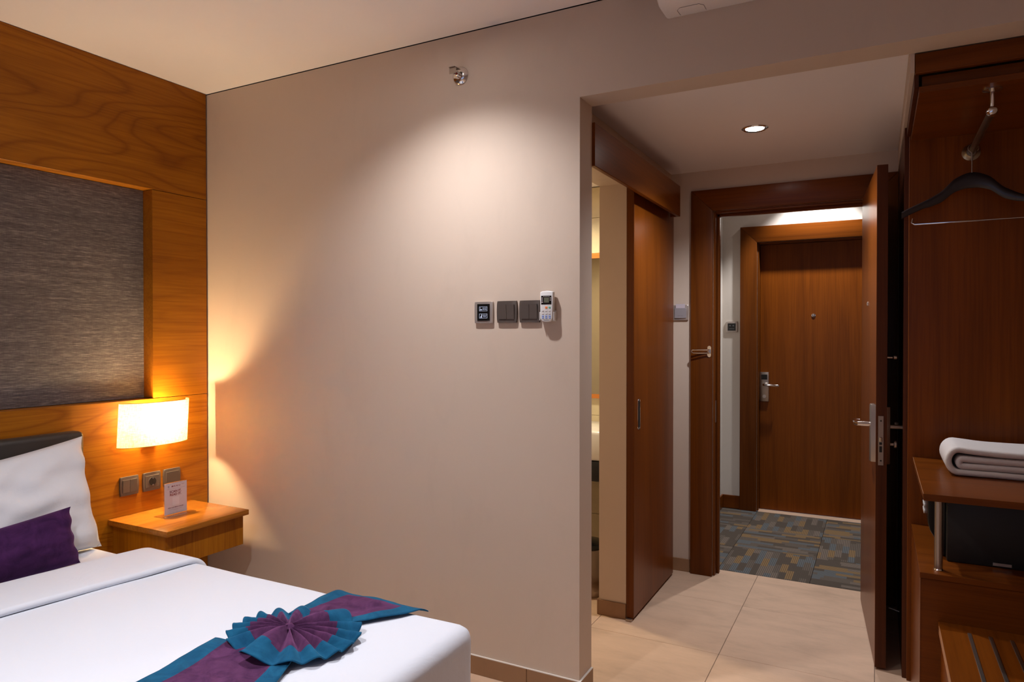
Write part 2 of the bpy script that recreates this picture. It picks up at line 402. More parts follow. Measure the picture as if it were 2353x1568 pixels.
# ---- headboard wall with veneer panels and a recessed grasscloth panel
wl = empty('wall_left'); struct(wl, 'honey wood panelled wall behind the bed with a recessed grey grasscloth panel', 'wall')
bx('wall_core', DARKV, -3.30, -3.155, YF, Y1 - 0.001, 0, ZC, wl)
YE = Y1 - 0.008
PY0 = -0.55
B().box(-3.155, X0, YF + 0.01, YE, 2.0865, ZC - 0.002, 0.0012, 1).obj('wood_panel', HONY, wl)
B().box(-3.155, X0, YF + 0.01, YE, 0.0, 1.0855, 0.0012, 1).obj('wood_panel', HONY, wl)
B().box(-3.155, X0, 2.112, YE, 1.0875, 2.0845, 0.0012, 1).obj('wood_panel', HONQ, wl)
B().box(-3.155, X0, YF + 0.01, PY0, 1.0875, 2.0845, 0.0012, 1).obj('wood_panel', HONZ, wl)
B().box(-3.154, -3.134, PY0 + 0.001, 2.111, 1.0875, 2.0845).obj('fabric_panel', GRASS, wl)['label'] = 'grey horizontally woven grasscloth panel'

# ---- remaining bedroom walls (behind and beside the camera)
wr = bx('wall_right', WALL, XR, XR + 0.12, YF, Y2 + 0.15, 0, 2.95); struct(wr, 'beige painted wall beside the wardrobe', 'wall')
wf = empty('wall_front'); struct(wf, 'beige painted window wall opposite the hall', 'wall')
WX0, WX1, WZ0, WZ1 = -2.3, 0.3, 0.85, 2.25
b = B(); b.box(-3.3, WX0, YF - 0.15, YF, 0, 2.95); b.box(WX1, XR + .12, YF - 0.15, YF, 0, 2.95); b.box(WX0, WX1, YF - 0.15, YF, 0, WZ0); b.box(WX0, WX1, YF - 0.15, YF, WZ1, 2.95)
b.obj('plaster', WALL, wf, smooth=False)
wn = empty('added_window_1'); struct(wn, 'wide unseen window, added opposite the hall for dim bluish daylight', 'window')  # unseen opening, added to let dim bluish fill daylight into the closed room
b = B()
for a, c in ((WX0, WX0 + .05), (-1.025, -0.975), (WX1 - .05, WX1)): b.box(a, c, YF - 0.10, YF - 0.05, WZ0, WZ1)
for a, c in ((WZ0, WZ0 + .05), (WZ1 - .05, WZ1)): b.box(WX0, WX1, YF - 0.10, YF - 0.05, a, c)
b.obj('window_frame', STEEL, wn)
# ---- ceilings
ce = empty('ceiling'); struct(ce, 'smooth off-white bedroom ceiling', 'ceiling')
XCUT = -0.80; YCUT = 1.85
b = B(); b.box(-3.30, XCUT, YF, Y1 - 0.003, ZC, 2.97); b.box(XCUT, XR, YF, YCUT, ZC, 2.97); b.box(XCUT, XR, YCUT, Y1, 2.95, 2.97)
b.obj('ceiling_board', CEIL, ce, smooth=False)
bx('shadow_gap', DARKV, -3.30, XCUT, Y1 - 0.003, Y1 + 0.05, ZC + 0.006, 2.97, ce)
ch = bx('ceiling_hall', CEIL, -1.25, 0.088, Y1B, Y2, ZH, ZH + 0.2); struct(ch, 'low off-white ceiling of the entrance hall with one downlight', 'ceiling')
bk = B().box(0.088, 0.0998, Y1B + 0.001, Y2 - 0.0005, 2.225, ZH + 0.2).box(0.0998, XR, Y1B + 0.03, Y2 - 0.0005, 2.286, ZH + 0.2).obj('trim_6', WALL, None, smooth=False); struct(bk, 'plaster bulkhead along the hall ceiling above the wardrobe', 'bulkhead')

# ---- hall left wall with the bathroom opening
YJ = 3.226
wh = empty('wall_hall'); struct(wh, 'beige hall wall with the bathroom doorway', 'wall')
b = B(); b.box(XW - 0.14, XW, YJ, Y2, 0, ZH); b.box(XW - 0.14, XW, Y1B, YJ, 2.125, ZH); b.obj('plaster', WALL, wh, smooth=False)
bbh = empty('baseboard_hall'); struct(bbh, 'brown tile skirting on the end of the bathroom wall', 'baseboard')
bx('skirting_tile', SKIRT, XW - 0.14, XW, YJ - 0.008, YJ - 0.0003, 0.0005, ZB, bbh, 0.001, 1)
bx('skirting_tile', SKIRT, XW - 0.148, XW - 0.1403, YJ - 0.008, Y2 - 0.1, 0.0005, ZB, bbh, 0.001, 1)
# ---- entrance wall
XO0, XO1, ZO = -0.836, -0.032, 2.098
we = empty('wall_entry'); struct(we, 'beige wall around the entrance door', 'wall')
b = B(); b.box(-1.25, XO0, Y2, Y2 + 0.125, 0, ZH); b.box(XO0, XO1, Y2, Y2 + 0.125, ZO, ZH); b.box(XO1, XR, Y2, Y2 + 0.125, 0, ZH); b.box(-1.3, 1.6, Y2 + 0.05, Y2 + 0.125, ZH, 2.76); b.obj('plaster', WALL, we, smooth=False)
bbe = bx('baseboard_entry', SKIRT, XW + 0.001, -0.963, Y2 - 0.008, Y2 - 0.0003, 0.0005, ZB, None, 0.001, 1); struct(bbe, 'short brown skirting tile between sliding door and entrance frame', 'baseboard')
def doorframe(name, label, y, x0, x1, z, cw=0.123, proud=0.025, depth=0.10, stop=0.05):
    """mitred architrave on the wall face y, facing -Y, with jamb lining behind it"""
    e = empty(name); struct(e, label, 'door frame')
    ya, yb = y - proud, y - 0.0004
    B().prism([(x0 - cw, 0), (x0, 0), (x0, z), (x0 - cw, z + cw)], 1, ya, yb, 0.003, 2).obj('casing', REDF, e)
    B().prism([(x1 + cw, 0), (x1, 0), (x1, z), (x1 + cw, z + cw)], 1, ya, yb, 0.003, 2).obj('casing', REDF, e)
    B().prism([(x0, z), (x1, z), (x1 + cw, z + cw), (x0 - cw, z + cw)], 1, ya, yb, 0.003, 2).obj('casing', REDX, e)
    t = 0.012
    bx('jamb', REDF, x0 - t, x0 + t, y + 0.0005, y + depth, 0, z, e, 0.002, 1)
    bx('jamb', REDF, x1 - t, x1 + t, y + 0.0005, y + depth, 0, z, e, 0.002, 1)
    bx('head', REDX, x0 + t, x1 - t, y + 0.0005, y + depth, z - t, z + t, e, 0.002, 1)
    bx('door_stop', REDF, x0 + t, x0 + t + 0.014, y + stop, y + stop + 0.03, 0, z - t, e, 0.002, 1)
    bx('door_stop', REDF, x1 - t - 0.014, x1 - t, y + stop, y + stop + 0.03, 0, z - t, e, 0.002, 1)
    bx('door_stop', REDX, x0 + t, x1 - t, y + stop, y + stop + 0.03, z - t - 0.014, z - t, e, 0.002, 1)
    return e
f1 = doorframe('trim_1', 'cherry wood frame around the open entrance door', Y2, XO0, XO1, ZO)
bx('strike_plate', STEEL, XO0 + 0.012, XO0 + 0.0135, Y2 + 0.006, Y2 + 0.032, 0.885, 1.01, f1)
# ---- corridor
wc = empty('wall_corridor'); struct(wc, 'cream corridor wall around the door opposite', 'wall')
b = B(); b.box(-1.3, -0.838, Y3, Y3 + 0.15, 0, 2.76); b.box(-0.838, -0.03, Y3, Y3 + 0.15, 2.112, 2.76); b.box(-0.03, 1.6, Y3, Y3 + 0.15, 0, 2.76)
b.box(-1.3, -1.105, Y2 + 0.126, Y3, 0, 2.76); b.box(1.5, 1.6, Y2 + 0.126, Y3, 0, 2.76); b.obj('plaster', WALLH, wc, smooth=False)
cc = bx('ceiling_corridor', CEIL, -1.3, 1.6, Y2 + 0.05, Y3 + 0.15, 2.76, 2.82); struct(cc, 'off-white corridor ceiling outside the entrance door', 'ceiling')
bbc = empty('baseboard_corridor'); struct(bbc, 'cherry wood skirting in the corridor', 'baseboard')
bx('skirting_board', REDX, -1.093, -0.966, Y3 - 0.012, Y3 - 0.0003, 0.0005, 0.105, bbc, 0.002, 1)
bx('skirting_board', REDY, -1.1047, -1.093, Y2 + 0.13, Y3 - 0.0003, 0.0005, 0.105, bbc, 0.002, 1)
doorframe('trim_2', 'cherry wood frame around the closed door across the corridor', Y3, -0.838, -0.03, 2.112, 0.125, 0.03, 0.11, 0.105)
th = bx('trim_3', TILE, -0.826, -0.042, Y3 - 0.02, Y3 + 0.10, -0.01, 0.004, None, 0.001, 1); struct(th, 'pale stone threshold under the door across the corridor', 'threshold')
# ---- bathroom shell
BX0, BY1 = -2.3, 3.95
wbt = empty('wall_bathroom'); struct(wbt, 'cream tiled bathroom wall seen through the doorway gap', 'wall')
bx('wall_core', GROUT, BX0, XW - 0.1405, BY1, BY1 + 0.08, 0, 2.33, wbt)
for r in range(8):
    for q in range(3):
        za, zb = 0.30 * r, min(0.30 * r + 0.30, 2.285)
        if zb - za < 0.05: continue
        bx('wall_tile', BTILE, BX0 + 0.36 * q + 0.001, min(BX0 + 0.36 * q + 0.359, XW - 0.142), BY1 - 0.008, BY1 - 0.0003, za + 0.001, zb - 0.001, wbt, 0.001, 1)
bx('wall_side', BTILE, BX0 - 0.08, BX0, Y1B, BY1 + 0.08, 0, 2.33, wbt)
cb = bx('ceiling_bathroom', CEIL, BX0 - .08, XW - 0.1401, Y1B, BY1 + 0.08, 2.29, 2.36); struct(cb, 'off-white bathroom ceiling', 'ceiling')

# ================================================================== LIGHT FIXTURES
def downlight(loc, label, power, col, angle, blend, r=0.058, group=None, size=0.03, dim=1.0):
    e = empty('downlight', loc); tag(e, label, 'light', group)
    B().lathe([(r * 0.72, -0.0005), (r, -0.0005), (r, -0.003), (r * 0.86, -0.008), (r * 0.70, -0.004), (r * 0.72, -0.0005)], (0, 0, 0), 'Z', 40, cap=False).obj('trim_ring', CHROME, e)
    B().lathe([(0.001, -0.0012), (r * 0.70, -0.0012), (r * 0.70, -0.0032), (r * 0.4, -0.0042), (0.001, -0.0045)], (0, 0, 0), 'Z', 32).obj('lens', BULBM, e)
    light('downlight_beam', 'SPOT', (0, 0, -0.012), power, col, e, spot_size=R(angle), spot_blend=blend, shadow_soft_size=size)
    return e
downlight((-1.48, 1.93, ZC), 'round ceiling downlight close to the switch wall', P_SPOT, C_COOL, 124, 0.95, group='bedroom downlights')
for p, lab in (((-1.48, 0.35, ZC), 'round ceiling downlight above the near side of the bed'), ((-1.48, -1.3, ZC), 'round ceiling downlight close to the window')):
    downlight(p, lab, P_ROOM, C_COOL, 125, 0.9, group='bedroom downlights')
downlight((-0.50, 3.31, ZH), 'round chrome downlight glowing in the hall ceiling', P_HALL, C_HALL, 140, 0.7)
downlight((-0.40, 5.42, 2.76), 'corridor ceiling downlight above the door opposite', P_CORR, C_CORR, 92, 0.45)
downlight((-1.62, 3.35, 2.29), 'bathroom ceiling downlight behind the bedroom wall', P_BATH, C_BATH, 150, 0.5)

# wall sconce: open curved linen shade on a back plate
sc = empty('wall_sconce', (X0, 2.085, 0.978)); tag(sc, 'lit half-round linen wall sconce above the nightstand', 'lamp')
TL = R(-3.2)
def arc(t, z, off=0.0):
    a = -PI / 2 + PI * t; W, D = 0.172, 0.092
    y = (W + off) * math.sin(a); x = 0.034 + (D + off) * max(0.0, math.cos(a)) ** 0.85
    return (x, y * math.cos(TL) - z * math.sin(TL) * -1 * 0 + z * math.tan(-TL), z)
B().grid(36, 10, lambda u, v: arc(u, -0.1 + 0.2 * v)).obj('shade', SHADE, sc)
rim = [arc(i / 36, 0.1) for i in range(37)]; rim2 = [arc(i / 36, -0.1) for i in range(37)]
B().tube(rim, 0.0016, 6).tube(rim2, 0.0016, 6).tube([rim[0], rim2[0]], 0.0014, 6).tube([rim[-1], rim2[-1]], 0.0014, 6).obj('shade_piping', plain('shade_piping', (0.42, 0.24, 0.09), 0.8), sc)
bx('back_plate', STEEL, 0.0005, 0.012, -0.035, 0.035, -0.115, 0.02, sc, 0.003, 2)
B().tube([(0.006, 0, -0.105), (0.05, 0, -0.105), (0.040, 0, -0.060)], 0.006, 10).lathe([(0.016, 0), (0.016, 0.045), (0.013, 0.05)], (0.037, 0, -0.062), 'Z', 18).obj('lamp_holder', STEEL, sc)
B().lathe([(0.012, 0), (0.022, 0.025), (0.026, 0.045), (0.019, 0.066), (0.004, 0.074)], (0.037, 0, -0.010), 'Z', 20).obj('bulb', BULBW, sc)
light('sconce_bulb', 'POINT', (0.037, 0.0, 0.028), P_SCONCE, C_SCON, sc, shadow_soft_size=0.028)

# ================================================================== DOORS
# sliding bathroom door with pelmet
sd = empty('door_2'); struct(sd, 'reddish-brown sliding bathroom door hanging under a wooden pelmet', 'door')
bx('leaf', REDZ, XW + 0.002, -1.041, YJ, 3.952, 0.012, 2.17, sd, 0.0015, 1)
B().box(XW + 0.002, -1.041, YJ - 0.004, YJ - 0.0002, 0.012, 2.17, 0.001, 1).obj('edge_strip', REDF, sd)
pull = B()
oval = [(-1.0405, 3.301 + 0.019 * math.cos(2 * PI * i / 32), 0.998 + (0.056 if math.sin(2 * PI * i / 32) > 0 else -0.056) * (1 if abs(math.sin(2 * PI * i / 32)) > 1e-6 else 0) + 0.019 * math.sin(2 * PI * i / 32)) for i in range(32)]
pull.tube(oval, 0.0022, 6, closed=True); po = pull.obj('flush_pull', CHROME, sd)
pr = B(); pr.prism([(p[1], p[2]) for p in oval], 0, -1.0415, -1.0402); pr.obj('pull_recess', BLACKM, po)
B().box(-1.075, -1.045, YJ - 0.024, YJ - 0.006, 0.0005, 0.012, 0.003, 2).obj('floor_guide', STEEL, sd)
pm = empty('trim_4'); struct(pm, 'dark cherry wood pelmet above the sliding door', 'pelmet')
bx('fascia_board', REDY, -1.002, -0.982, Y1B + 0.001, 3.868, 2.053, 2.224, pm, 0.002, 1)
bx('top_board', REDY, XW + 0.0005, -1.0025, Y1B + 0.001, 3.868, 2.206, 2.224, pm)
bx('end_board', REDY, -1.035, -1.0025, 3.853, 3.868, 2.053, 2.2055, pm)
bx('track', STEEL, -1.070, -1.050, Y1B + 0.001, 3.868, 2.175, 2.2055, pm)

def lever(parent, x, y, z, side, along, mat=CHROME, L=0.115):
    """lever handle: spindle along side*X then a bar towards along*Y with a small hook"""
    B().tube([(x, y, z), (x + side * 0.045, y, z), (x + side * 0.052, y + along * 0.008, z), (x + side * 0.052, y + along * L, z), (x + side * 0.045, y + along * (L + 0.008), z), (x + side * 0.030, y + along * (L + 0.010), z)], [0.010, 0.009, 0.009, 0.008, 0.008, 0.007], 12).obj('lever', mat, parent)
# open entrance door
dl = empty('door_1', (-0.0325, 4.02, 0), R(4.93)); struct(dl, 'open cherry wood entrance door seen nearly edge-on', 'door')
LW = 0.792
leaf = bx('leaf', REDZ, -0.041, 0, -LW, 0, 0.010, 2.091, dl, 0.0015, 1)
bx('edge_band', REDE, -0.0405, -0.0005, -LW - 0.0015, -LW, 0.010, 2.091, dl)
mp_ = bx('mortise_plate', STEEL, -0.0325, -0.0125, -LW - 0.0035, -LW - 0.0016, 0.851, 1.055, dl, 0.0005, 1)
b = B()
for z in (1.035, 0.870): b.lathe([(0.0035, 0), (0.0035, 0.0006)], (-0.0225, -LW - 0.0036, z), '-Y', 12)
b.obj('screw', BLACKM, mp_)
B().box(-0.028, -0.018, -LW - 0.012, -LW - 0.0036, 0.948, 0.968, 0.002, 1).obj('latch', CHROME, mp_)
B().box(-0.028, -0.018, -LW - 0.0042, -LW - 0.0036, 0.905, 0.930).box(-0.028, -0.018, -LW - 0.0042, -LW - 0.0036, 0.936, 0.946).obj('bolt_slot', BLACKM, mp_)
ep = B().prism([(-0.041, -LW + 0.004), (-0.058, -LW + 0.010), (-0.062, -LW + 0.035), (-0.058, -LW + 0.066), (-0.041, -LW + 0.072)], 2, 0.862, 1.10, 0.002, 2).obj('escutcheon', STEEL, dl)
lever(ep, -0.060, -LW + 0.038, 1.016, -1, 1)
ep2 = B().prism([(0, -LW + 0.004), (0.012, -LW + 0.010), (0.015, -LW + 0.035), (0.012, -LW + 0.066), (0, -LW + 0.072)], 2, 0.855, 1.092, 0.002, 2).obj('escutcheon', STEEL, dl)
lever(ep2, 0.015, -LW + 0.038, 1.008, 1, 1, STEEL)
B().lathe([(0.007, 0), (0.007, 0.012), (0.017, 0.014), (0.017, 0.022), (0.015, 0.024)], (0.015, -LW + 0.038, 0.935), 'X', 24).obj('thumb_turn', STEEL, ep2)
B().lathe([(0.012, 0), (0.012, 0.004), (0.006, 0.006)], (-0.041, -LW * 0.5, 1.535), '-X', 20).obj('peephole', CHROME, dl)
B().lathe([(0.004, 0), (0.004, 0.022), (0.0085, 0.026), (0.0085, 0.036), (0.005, 0.040)], (0.0, -LW + 0.03, 1.296), 'X', 18).obj('door_guard_knob', CHROME, dl)
for z in (0.25, 1.05, 1.85):
    B().lathe([(0.007, 0), (0.007, 0.1)], (0.0075, 0.0, z), 'Z', 12).obj('hinge', STEEL, dl)
# swing bar guard on the frame
sg = empty('door_guard', (-0.852, Y2 - 0.025, 1.294)); tag(sg, 'chrome swing bar door guard on the left side of the entrance frame', 'door guard')
B().prism([(0.011 * math.cos(a) , (0.022 if math.sin(a) > 0 else -0.022) + 0.011 * math.sin(a)) for a in [2 * PI * i / 24 + 0.01 for i in range(24)]], 1, -0.004, -0.0003, 0.001, 1).obj('mount_plate', CHROME, sg)
B().box(-0.006, 0.006, -0.018, -0.004, -0.014, 0.014, 0.003, 2).obj('pivot', CHROME, sg)
lp = [(-0.004, -0.012, 0.009)] + [(-0.085 - 0.009 * math.sin(PI * i / 8), -0.028, 0.009 * math.cos(PI * i / 8)) for i in range(9)] + [(-0.004, -0.012, -0.009)]
B().tube(lp, 0.0036, 8).obj('swing_bar', CHROME, sg)
# door across the corridor
d3 = empty('door_3', (0, 0, 0)); struct(d3, 'closed cherry wood door across the corridor with electronic lock', 'door')
YD = Y3 + 0.065
bx('leaf', REDZ, -0.824, -0.044, YD, YD + 0.038, 0.008, 2.098, d3, 0.001, 1)
lk3 = bx('lock_plate', STEEL, -0.823, -0.757, YD - 0.014, YD - 0.0003, 0.862, 1.094, d3, 0.003, 2)
bx('reader_window', BLACK, -0.813, -0.768, YD - 0.0165, YD - 0.0143, 1.035, 1.075, lk3, 0.001, 1)
B().lathe([(0.013, 0), (0.013, 0.002)], (-0.790, YD - 0.0143, 0.902), '-Y', 24).obj('lock_cylinder', PLATEL, lk3)
B().tube([(-0.790, YD - 0.014, 0.996), (-0.790, YD - 0.052, 0.996), (-0.782, YD - 0.058, 0.996), (-0.690, YD - 0.058, 0.992), (-0.680, YD - 0.052, 0.992)], [0.009, 0.009, 0.009, 0.008, 0.007], 10).obj('lever', CHROME, lk3)
B().lathe([(0.014, 0), (0.014, 0.004), (0.010, 0.006), (0.006, 0.005)], (-0.436, YD - 0.0003, 1.538), '-Y', 24).obj('peephole', CHROME, d3)

# ================================================================== WALL DEVICES
def plate_shape(w, h, bulge=0.0015, n=8):
    pts = []
    for i in range(n + 1): pts.append((-w / 2 + w * i / n, -h / 2))
    for i in range(1, n + 1):
        t = i / n; pts.append((w / 2 + bulge * math.sin(PI * t), -h / 2 + h * t))
    for i in range(1, n + 1): pts.append((w / 2 - w * i / n, h / 2))
    for i in range(1, n):
        t = i / n; pts.append((-w / 2 - bulge * math.sin(PI * t), h / 2 - h * t))
    return pts
def device(name, loc, rz, label, cat, group=None, w=0.086, h=0.086, mat=PLATE, bulge=0.002, t=0.010):
    e = empty(name, loc, rz); tag(e, label, cat, group)
    B().prism(plate_shape(w, h, bulge), 1, -t, -0.0003, 0.0022, 2).obj('frame_plate', mat, e, angle=50)
    return e
def rockers(e, n, mat=PLATE, w=0.070, h=0.058, zc=0.0):
    for i in range(n):
        a = -w / 2 + w * i / n + 0.0005; c = -w / 2 + w * (i + 1) / n - 0.0005
        B().prism([(-0.0101, zc - h / 2), (-0.0125, zc - h / 2), (-0.0150, zc + h / 2), (-0.0101, zc + h / 2)], 0, a, c, 0.0006, 1).obj('rocker', mat, e)
YW = Y1
rockers(device('light_switch', (-1.302, YW, 1.482), 0, 'bronze double rocker switch beside the black service panel', 'switch', 'wall switches'), 2)
rockers(device('light_switch', (-1.201, YW, 1.482), 0, 'bronze double rocker switch right next to the remote control', 'switch', 'wall switches'), 2)
sp = device('service_panel', (-1.408, YW, 1.481), 0, 'silver framed black panel with two lit service symbols', 'panel', w=0.084, h=0.086, mat=PLATEL, bulge=0.0005)
scr = bx('screen', BLACK, -0.029, 0.029, -0.0125, -0.0101, -0.034, 0.034, sp, 0.0008, 1)
def outline(z, parent):
    w, h, t = 0.037, 0.018, 0.0009
    b = B(); b.box(-w / 2, w / 2, -0.0129, -0.0125, z + h / 2 - t, z + h / 2).box(-w / 2, w / 2, -0.0129, -0.0125, z - h / 2, z - h / 2 + t)
    b.box(-w / 2, -w / 2 + t, -0.0129, -0.0125, z - h / 2 + t, z + h / 2 - t).box(w / 2 - t, w / 2, -0.0129, -0.0125, z - h / 2 + t, z + h / 2 - t)
    b.obj('symbol_frame', LIT, parent, smooth=False)
for z, l1, l2 in ((0.0145, 'DO NOT', 'DISTURB'), (-0.0145, 'MAKE UP', 'ROOM')):
    outline(z, scr)
    text(l1, 0.0046, LIT, scr, (0.0062, -0.0128, z + 0.0028), FACE); text(l2, 0.0046, LIT, scr, (0.0062, -0.0128, z - 0.0028), FACE)
B().box(-0.0155, -0.0055, -0.0129, -0.0125, 0.0095, 0.0125).box(-0.0145, -0.0125, -0.0129, -0.0125, 0.0165, 0.019).obj('bed_symbol', LIT, scr, smooth=False)
B().prism([(-0.0085, -0.0075), (-0.0065, -0.0080), (-0.0060, -0.0215), (-0.0095, -0.0215)], 1, -0.0129, -0.0125).prism([(-0.0105, -0.0140), (-0.0090, -0.0140), (-0.0130, -0.0215), (-0.0150, -0.0215)], 1, -0.0129, -0.0125).obj('maid_symbol', LIT, scr, smooth=False)

# remote control in its wall holder
rc = empty('remote_control', (-1.119, YW, 1.500)); tag(rc, 'white air conditioner remote control standing in the wall holder', 'remote')
rp = [(-0.0265, -0.046), (-0.020, -0.056), (-0.010, -0.0595), (0, -0.0605), (0.010, -0.0595), (0.020, -0.056), (0.0265, -0.046), (0.0265, 0.054), (0.018, 0.0575), (0, 0.059), (-0.018, 0.0575), (-0.0265, 0.054)]
body = B().prism(rp, 1, -0.030, -0.0085, 0.003, 2).obj('body', WHITE, rc, angle=50)
fs_ = bx('display', BLACK, -0.0215, 0.0215, -0.0308, -0.0300, 0.007, 0.040, rc)
bx('lcd', LCD, -0.0095, 0.0115, -0.0312, -0.0308, 0.0135, 0.033, fs_)
text('AIR CONDITIONER', 0.0032, KEYG, fs_, (0.001, -0.0311, 0.0365), FACE)
bt = B()
for z in (0.031, 0.026, 0.021): bt.box(-0.0195, -0.0140, -0.0311, -0.0308, z, z + 0.002); bt.box(0.0150, 0.0195, -0.0311, -0.0308, z, z + 0.002)
bt.box(-0.0195, -0.0135, -0.0311, -0.0308, 0.0135, 0.0175); bt.obj('display_print', KEYG, fs_, smooth=False)['kind'] = 'stuff'
def key(x, z, mat, w=0.0085, h=0.0055): bx('button', mat, x - w / 2, x + w / 2, -0.0312, -0.0300, z - h / 2, z + h / 2, rc, 0.0005, 1)
key(0.000, -0.005, ORANGE, 0.0095, 0.008); key(0.0140, -0.005, GREEN, 0.0085, 0.006)
for z in (-0.0180, -0.0290):
    for x in (-0.0140, 0, 0.0140): key(x, z, KEYG, 0.0080, 0.0045)
for z in (-0.0380, -0.0450):
    for x in (-0.0140, 0, 0.0140): key(x, z - 0.0, BLUEK, 0.0085, 0.0042)
text('Panasonic', 0.0056, INK, rc, (0, -0.0302, -0.0525), FACE)
rh = empty('remote_holder', (-1.119, YW, 1.470)); tag(rh, 'white wall bracket holding the remote control', 'holder')
b = B(); b.box(-0.0305, 0.0305, -0.0083, -0.0003, -0.027, 0.014, 0.002, 1); b.obj('back', WHITE, rh)
for s in (-1, 1): B().box(s * 0.0292 - 0.0018, s * 0.0292 + 0.0018, -0.026, -0.0086, -0.024, 0.008, 0.001, 1).obj('side_clip', WHITE, rh)
# headboard wall devices (face +X)
RX = PI / 2
def sockets(name, y, label, grp): return device(name, (X0 + 0.0003, y, 0.6915), RX, label, 'switch' if name != 'power_socket' else 'socket', grp)
rockers(sockets('light_switch', 1.985, 'bronze double rocker switch nearest the pillow on the wood panel', 'bedside switches'), 2)
rockers(sockets('light_switch', 2.203, 'bronze wide rocker switch partly behind the menu card', 'bedside switches'), 1)
so = sockets('power_socket', 2.0965, 'bronze round power socket between the bedside switches', None)
B().box(-0.035, 0.035, -0.0125, -0.0101, -0.029, 0.029, 0.0008, 1).obj('socket_face', PLATE, so)
B().lathe([(0.021, 0.0), (0.021, 0.0012), (0.019, 0.0014)], (0, -0.0126, 0), '-Y', 30).obj('socket_ring', PLATE, so)
ho = B().lathe([(0.0185, 0.0), (0.0185, 0.0006)], (0, -0.0141, 0), '-Y', 30).obj('socket_well', BLACKM, so)
for z in (0.013, -0.0185): bx('earth_contact', CHROME, -0.003, 0.003, -0.0175, -0.0148, z, z + 0.0055, ho)
# keycard holder and bell panel
kc = device('keycard_switch', (-1.022, Y2, 1.520), 0, 'grey keycard switch with a white card between sliding door and entrance frame', 'switch', w=0.088, h=0.088, mat=PLATEL)
bx('card_pocket', plain('grey_plastic', (0.30, 0.27, 0.28), 0.4), -0.034, 0.034, -0.016, -0.0101, -0.034, 0.026, kc, 0.002, 1)
bx('key_card', CARD, -0.027, 0.027, -0.0145, -0.0128, 0.0261, 0.050, kc)
text('insert card', 0.007, PRINTG, kc, (0, -0.0162, -0.018), FACE)
bp = device('bell_panel', (-1.030, Y3, 1.452), 0, 'small silver framed black bell panel beside the door across the corridor', 'panel', w=0.086, h=0.084, mat=PLATEL, bulge=0.0005)
bps = bx('screen', BLACK, -0.030, 0.030, -0.0125, -0.0101, -0.030, 0.028, bp, 0.0008, 1)
b = B()
for x in (-0.013, 0.013): b.lathe([(0.006, 0), (0.006, 0.0004)], (x, -0.0126, 0.010), '-Y', 14)
b.box(-0.02, 0.02, -0.0129, -0.0125, -0.017, -0.013); b.obj('symbols', plain('dim_symbol', (0.10, 0.10, 0.10), 0.6), bps)
# sidewall sprinkler
sk = empty('fire_sprinkler', (-1.522, YW, 2.457)); tag(sk, 'chrome sidewall fire sprinkler high on the switch wall', 'sprinkler')
B().lathe([(0.037, 0.0003), (0.037, 0.004), (0.031, 0.012), (0.018, 0.017), (0.015, 0.017)], (0, 0, 0), '-Y', 40).obj('escutcheon', CHROME, sk)
B().lathe([(0.0105, 0.015), (0.0105, 0.030), (0.007, 0.034)], (0, 0, 0), '-Y', 20).obj('nozzle', CHROME, sk)
B().tube([(0, -0.034, 0), (0, -0.054, 0)], 0.0035, 10).obj('bulb', REDB, sk)
B().tube([(-0.009, -0.030, 0), (-0.011, -0.045, 0), (-0.004, -0.058, 0)], 0.0026, 8).tube([(0.009, -0.030, 0), (0.011, -0.045, 0), (0.004, -0.058, 0)], 0.0026, 8).obj('yoke', CHROME, sk)
B().prism([(-0.017, -0.028), (0.017, -0.028), (0.014, -0.070), (-0.014, -0.070)], 2, 0.014, 0.0155).box(-0.016, 0.016, -0.0625, -0.060, -0.010, 0.0155).obj('deflector', STEEL, sk)
# air conditioner on the beam
ac = empty('air_conditioner', (-0.262, YW, 2.648)); tag(ac, 'white wall air conditioner above the hall opening, cut by the photo top', 'air conditioner')
prof = [(-0.0005, -0.142), (-0.095, -0.142), (-0.125, -0.125), (-0.19, -0.04), (-0.21, 0.02), (-0.21, 0.12), (-0.19, 0.15), (-0.0005, 0.15)]
B().prism(prof, 0, -0.405, 0.405, 0.012, 3).obj('body', BODYW, ac)
B().prism([(-0.130, -0.119), (-0.134, -0.122), (-0.196, -0.041), (-0.192, -0.038)], 0, -0.33, 0.33).obj('louvre', BLACKM, ac)
B().tube([(-0.350, -0.012, -0.1425), (-0.352, -0.05, -0.1425), (-0.340, -0.066, -0.1425), (-0.275, -0.066, -0.1425), (-0.262, -0.05, -0.1425), (-0.262, -0.012, -0.1425)], 0.0007, 4).obj('service_tab', INK, ac)

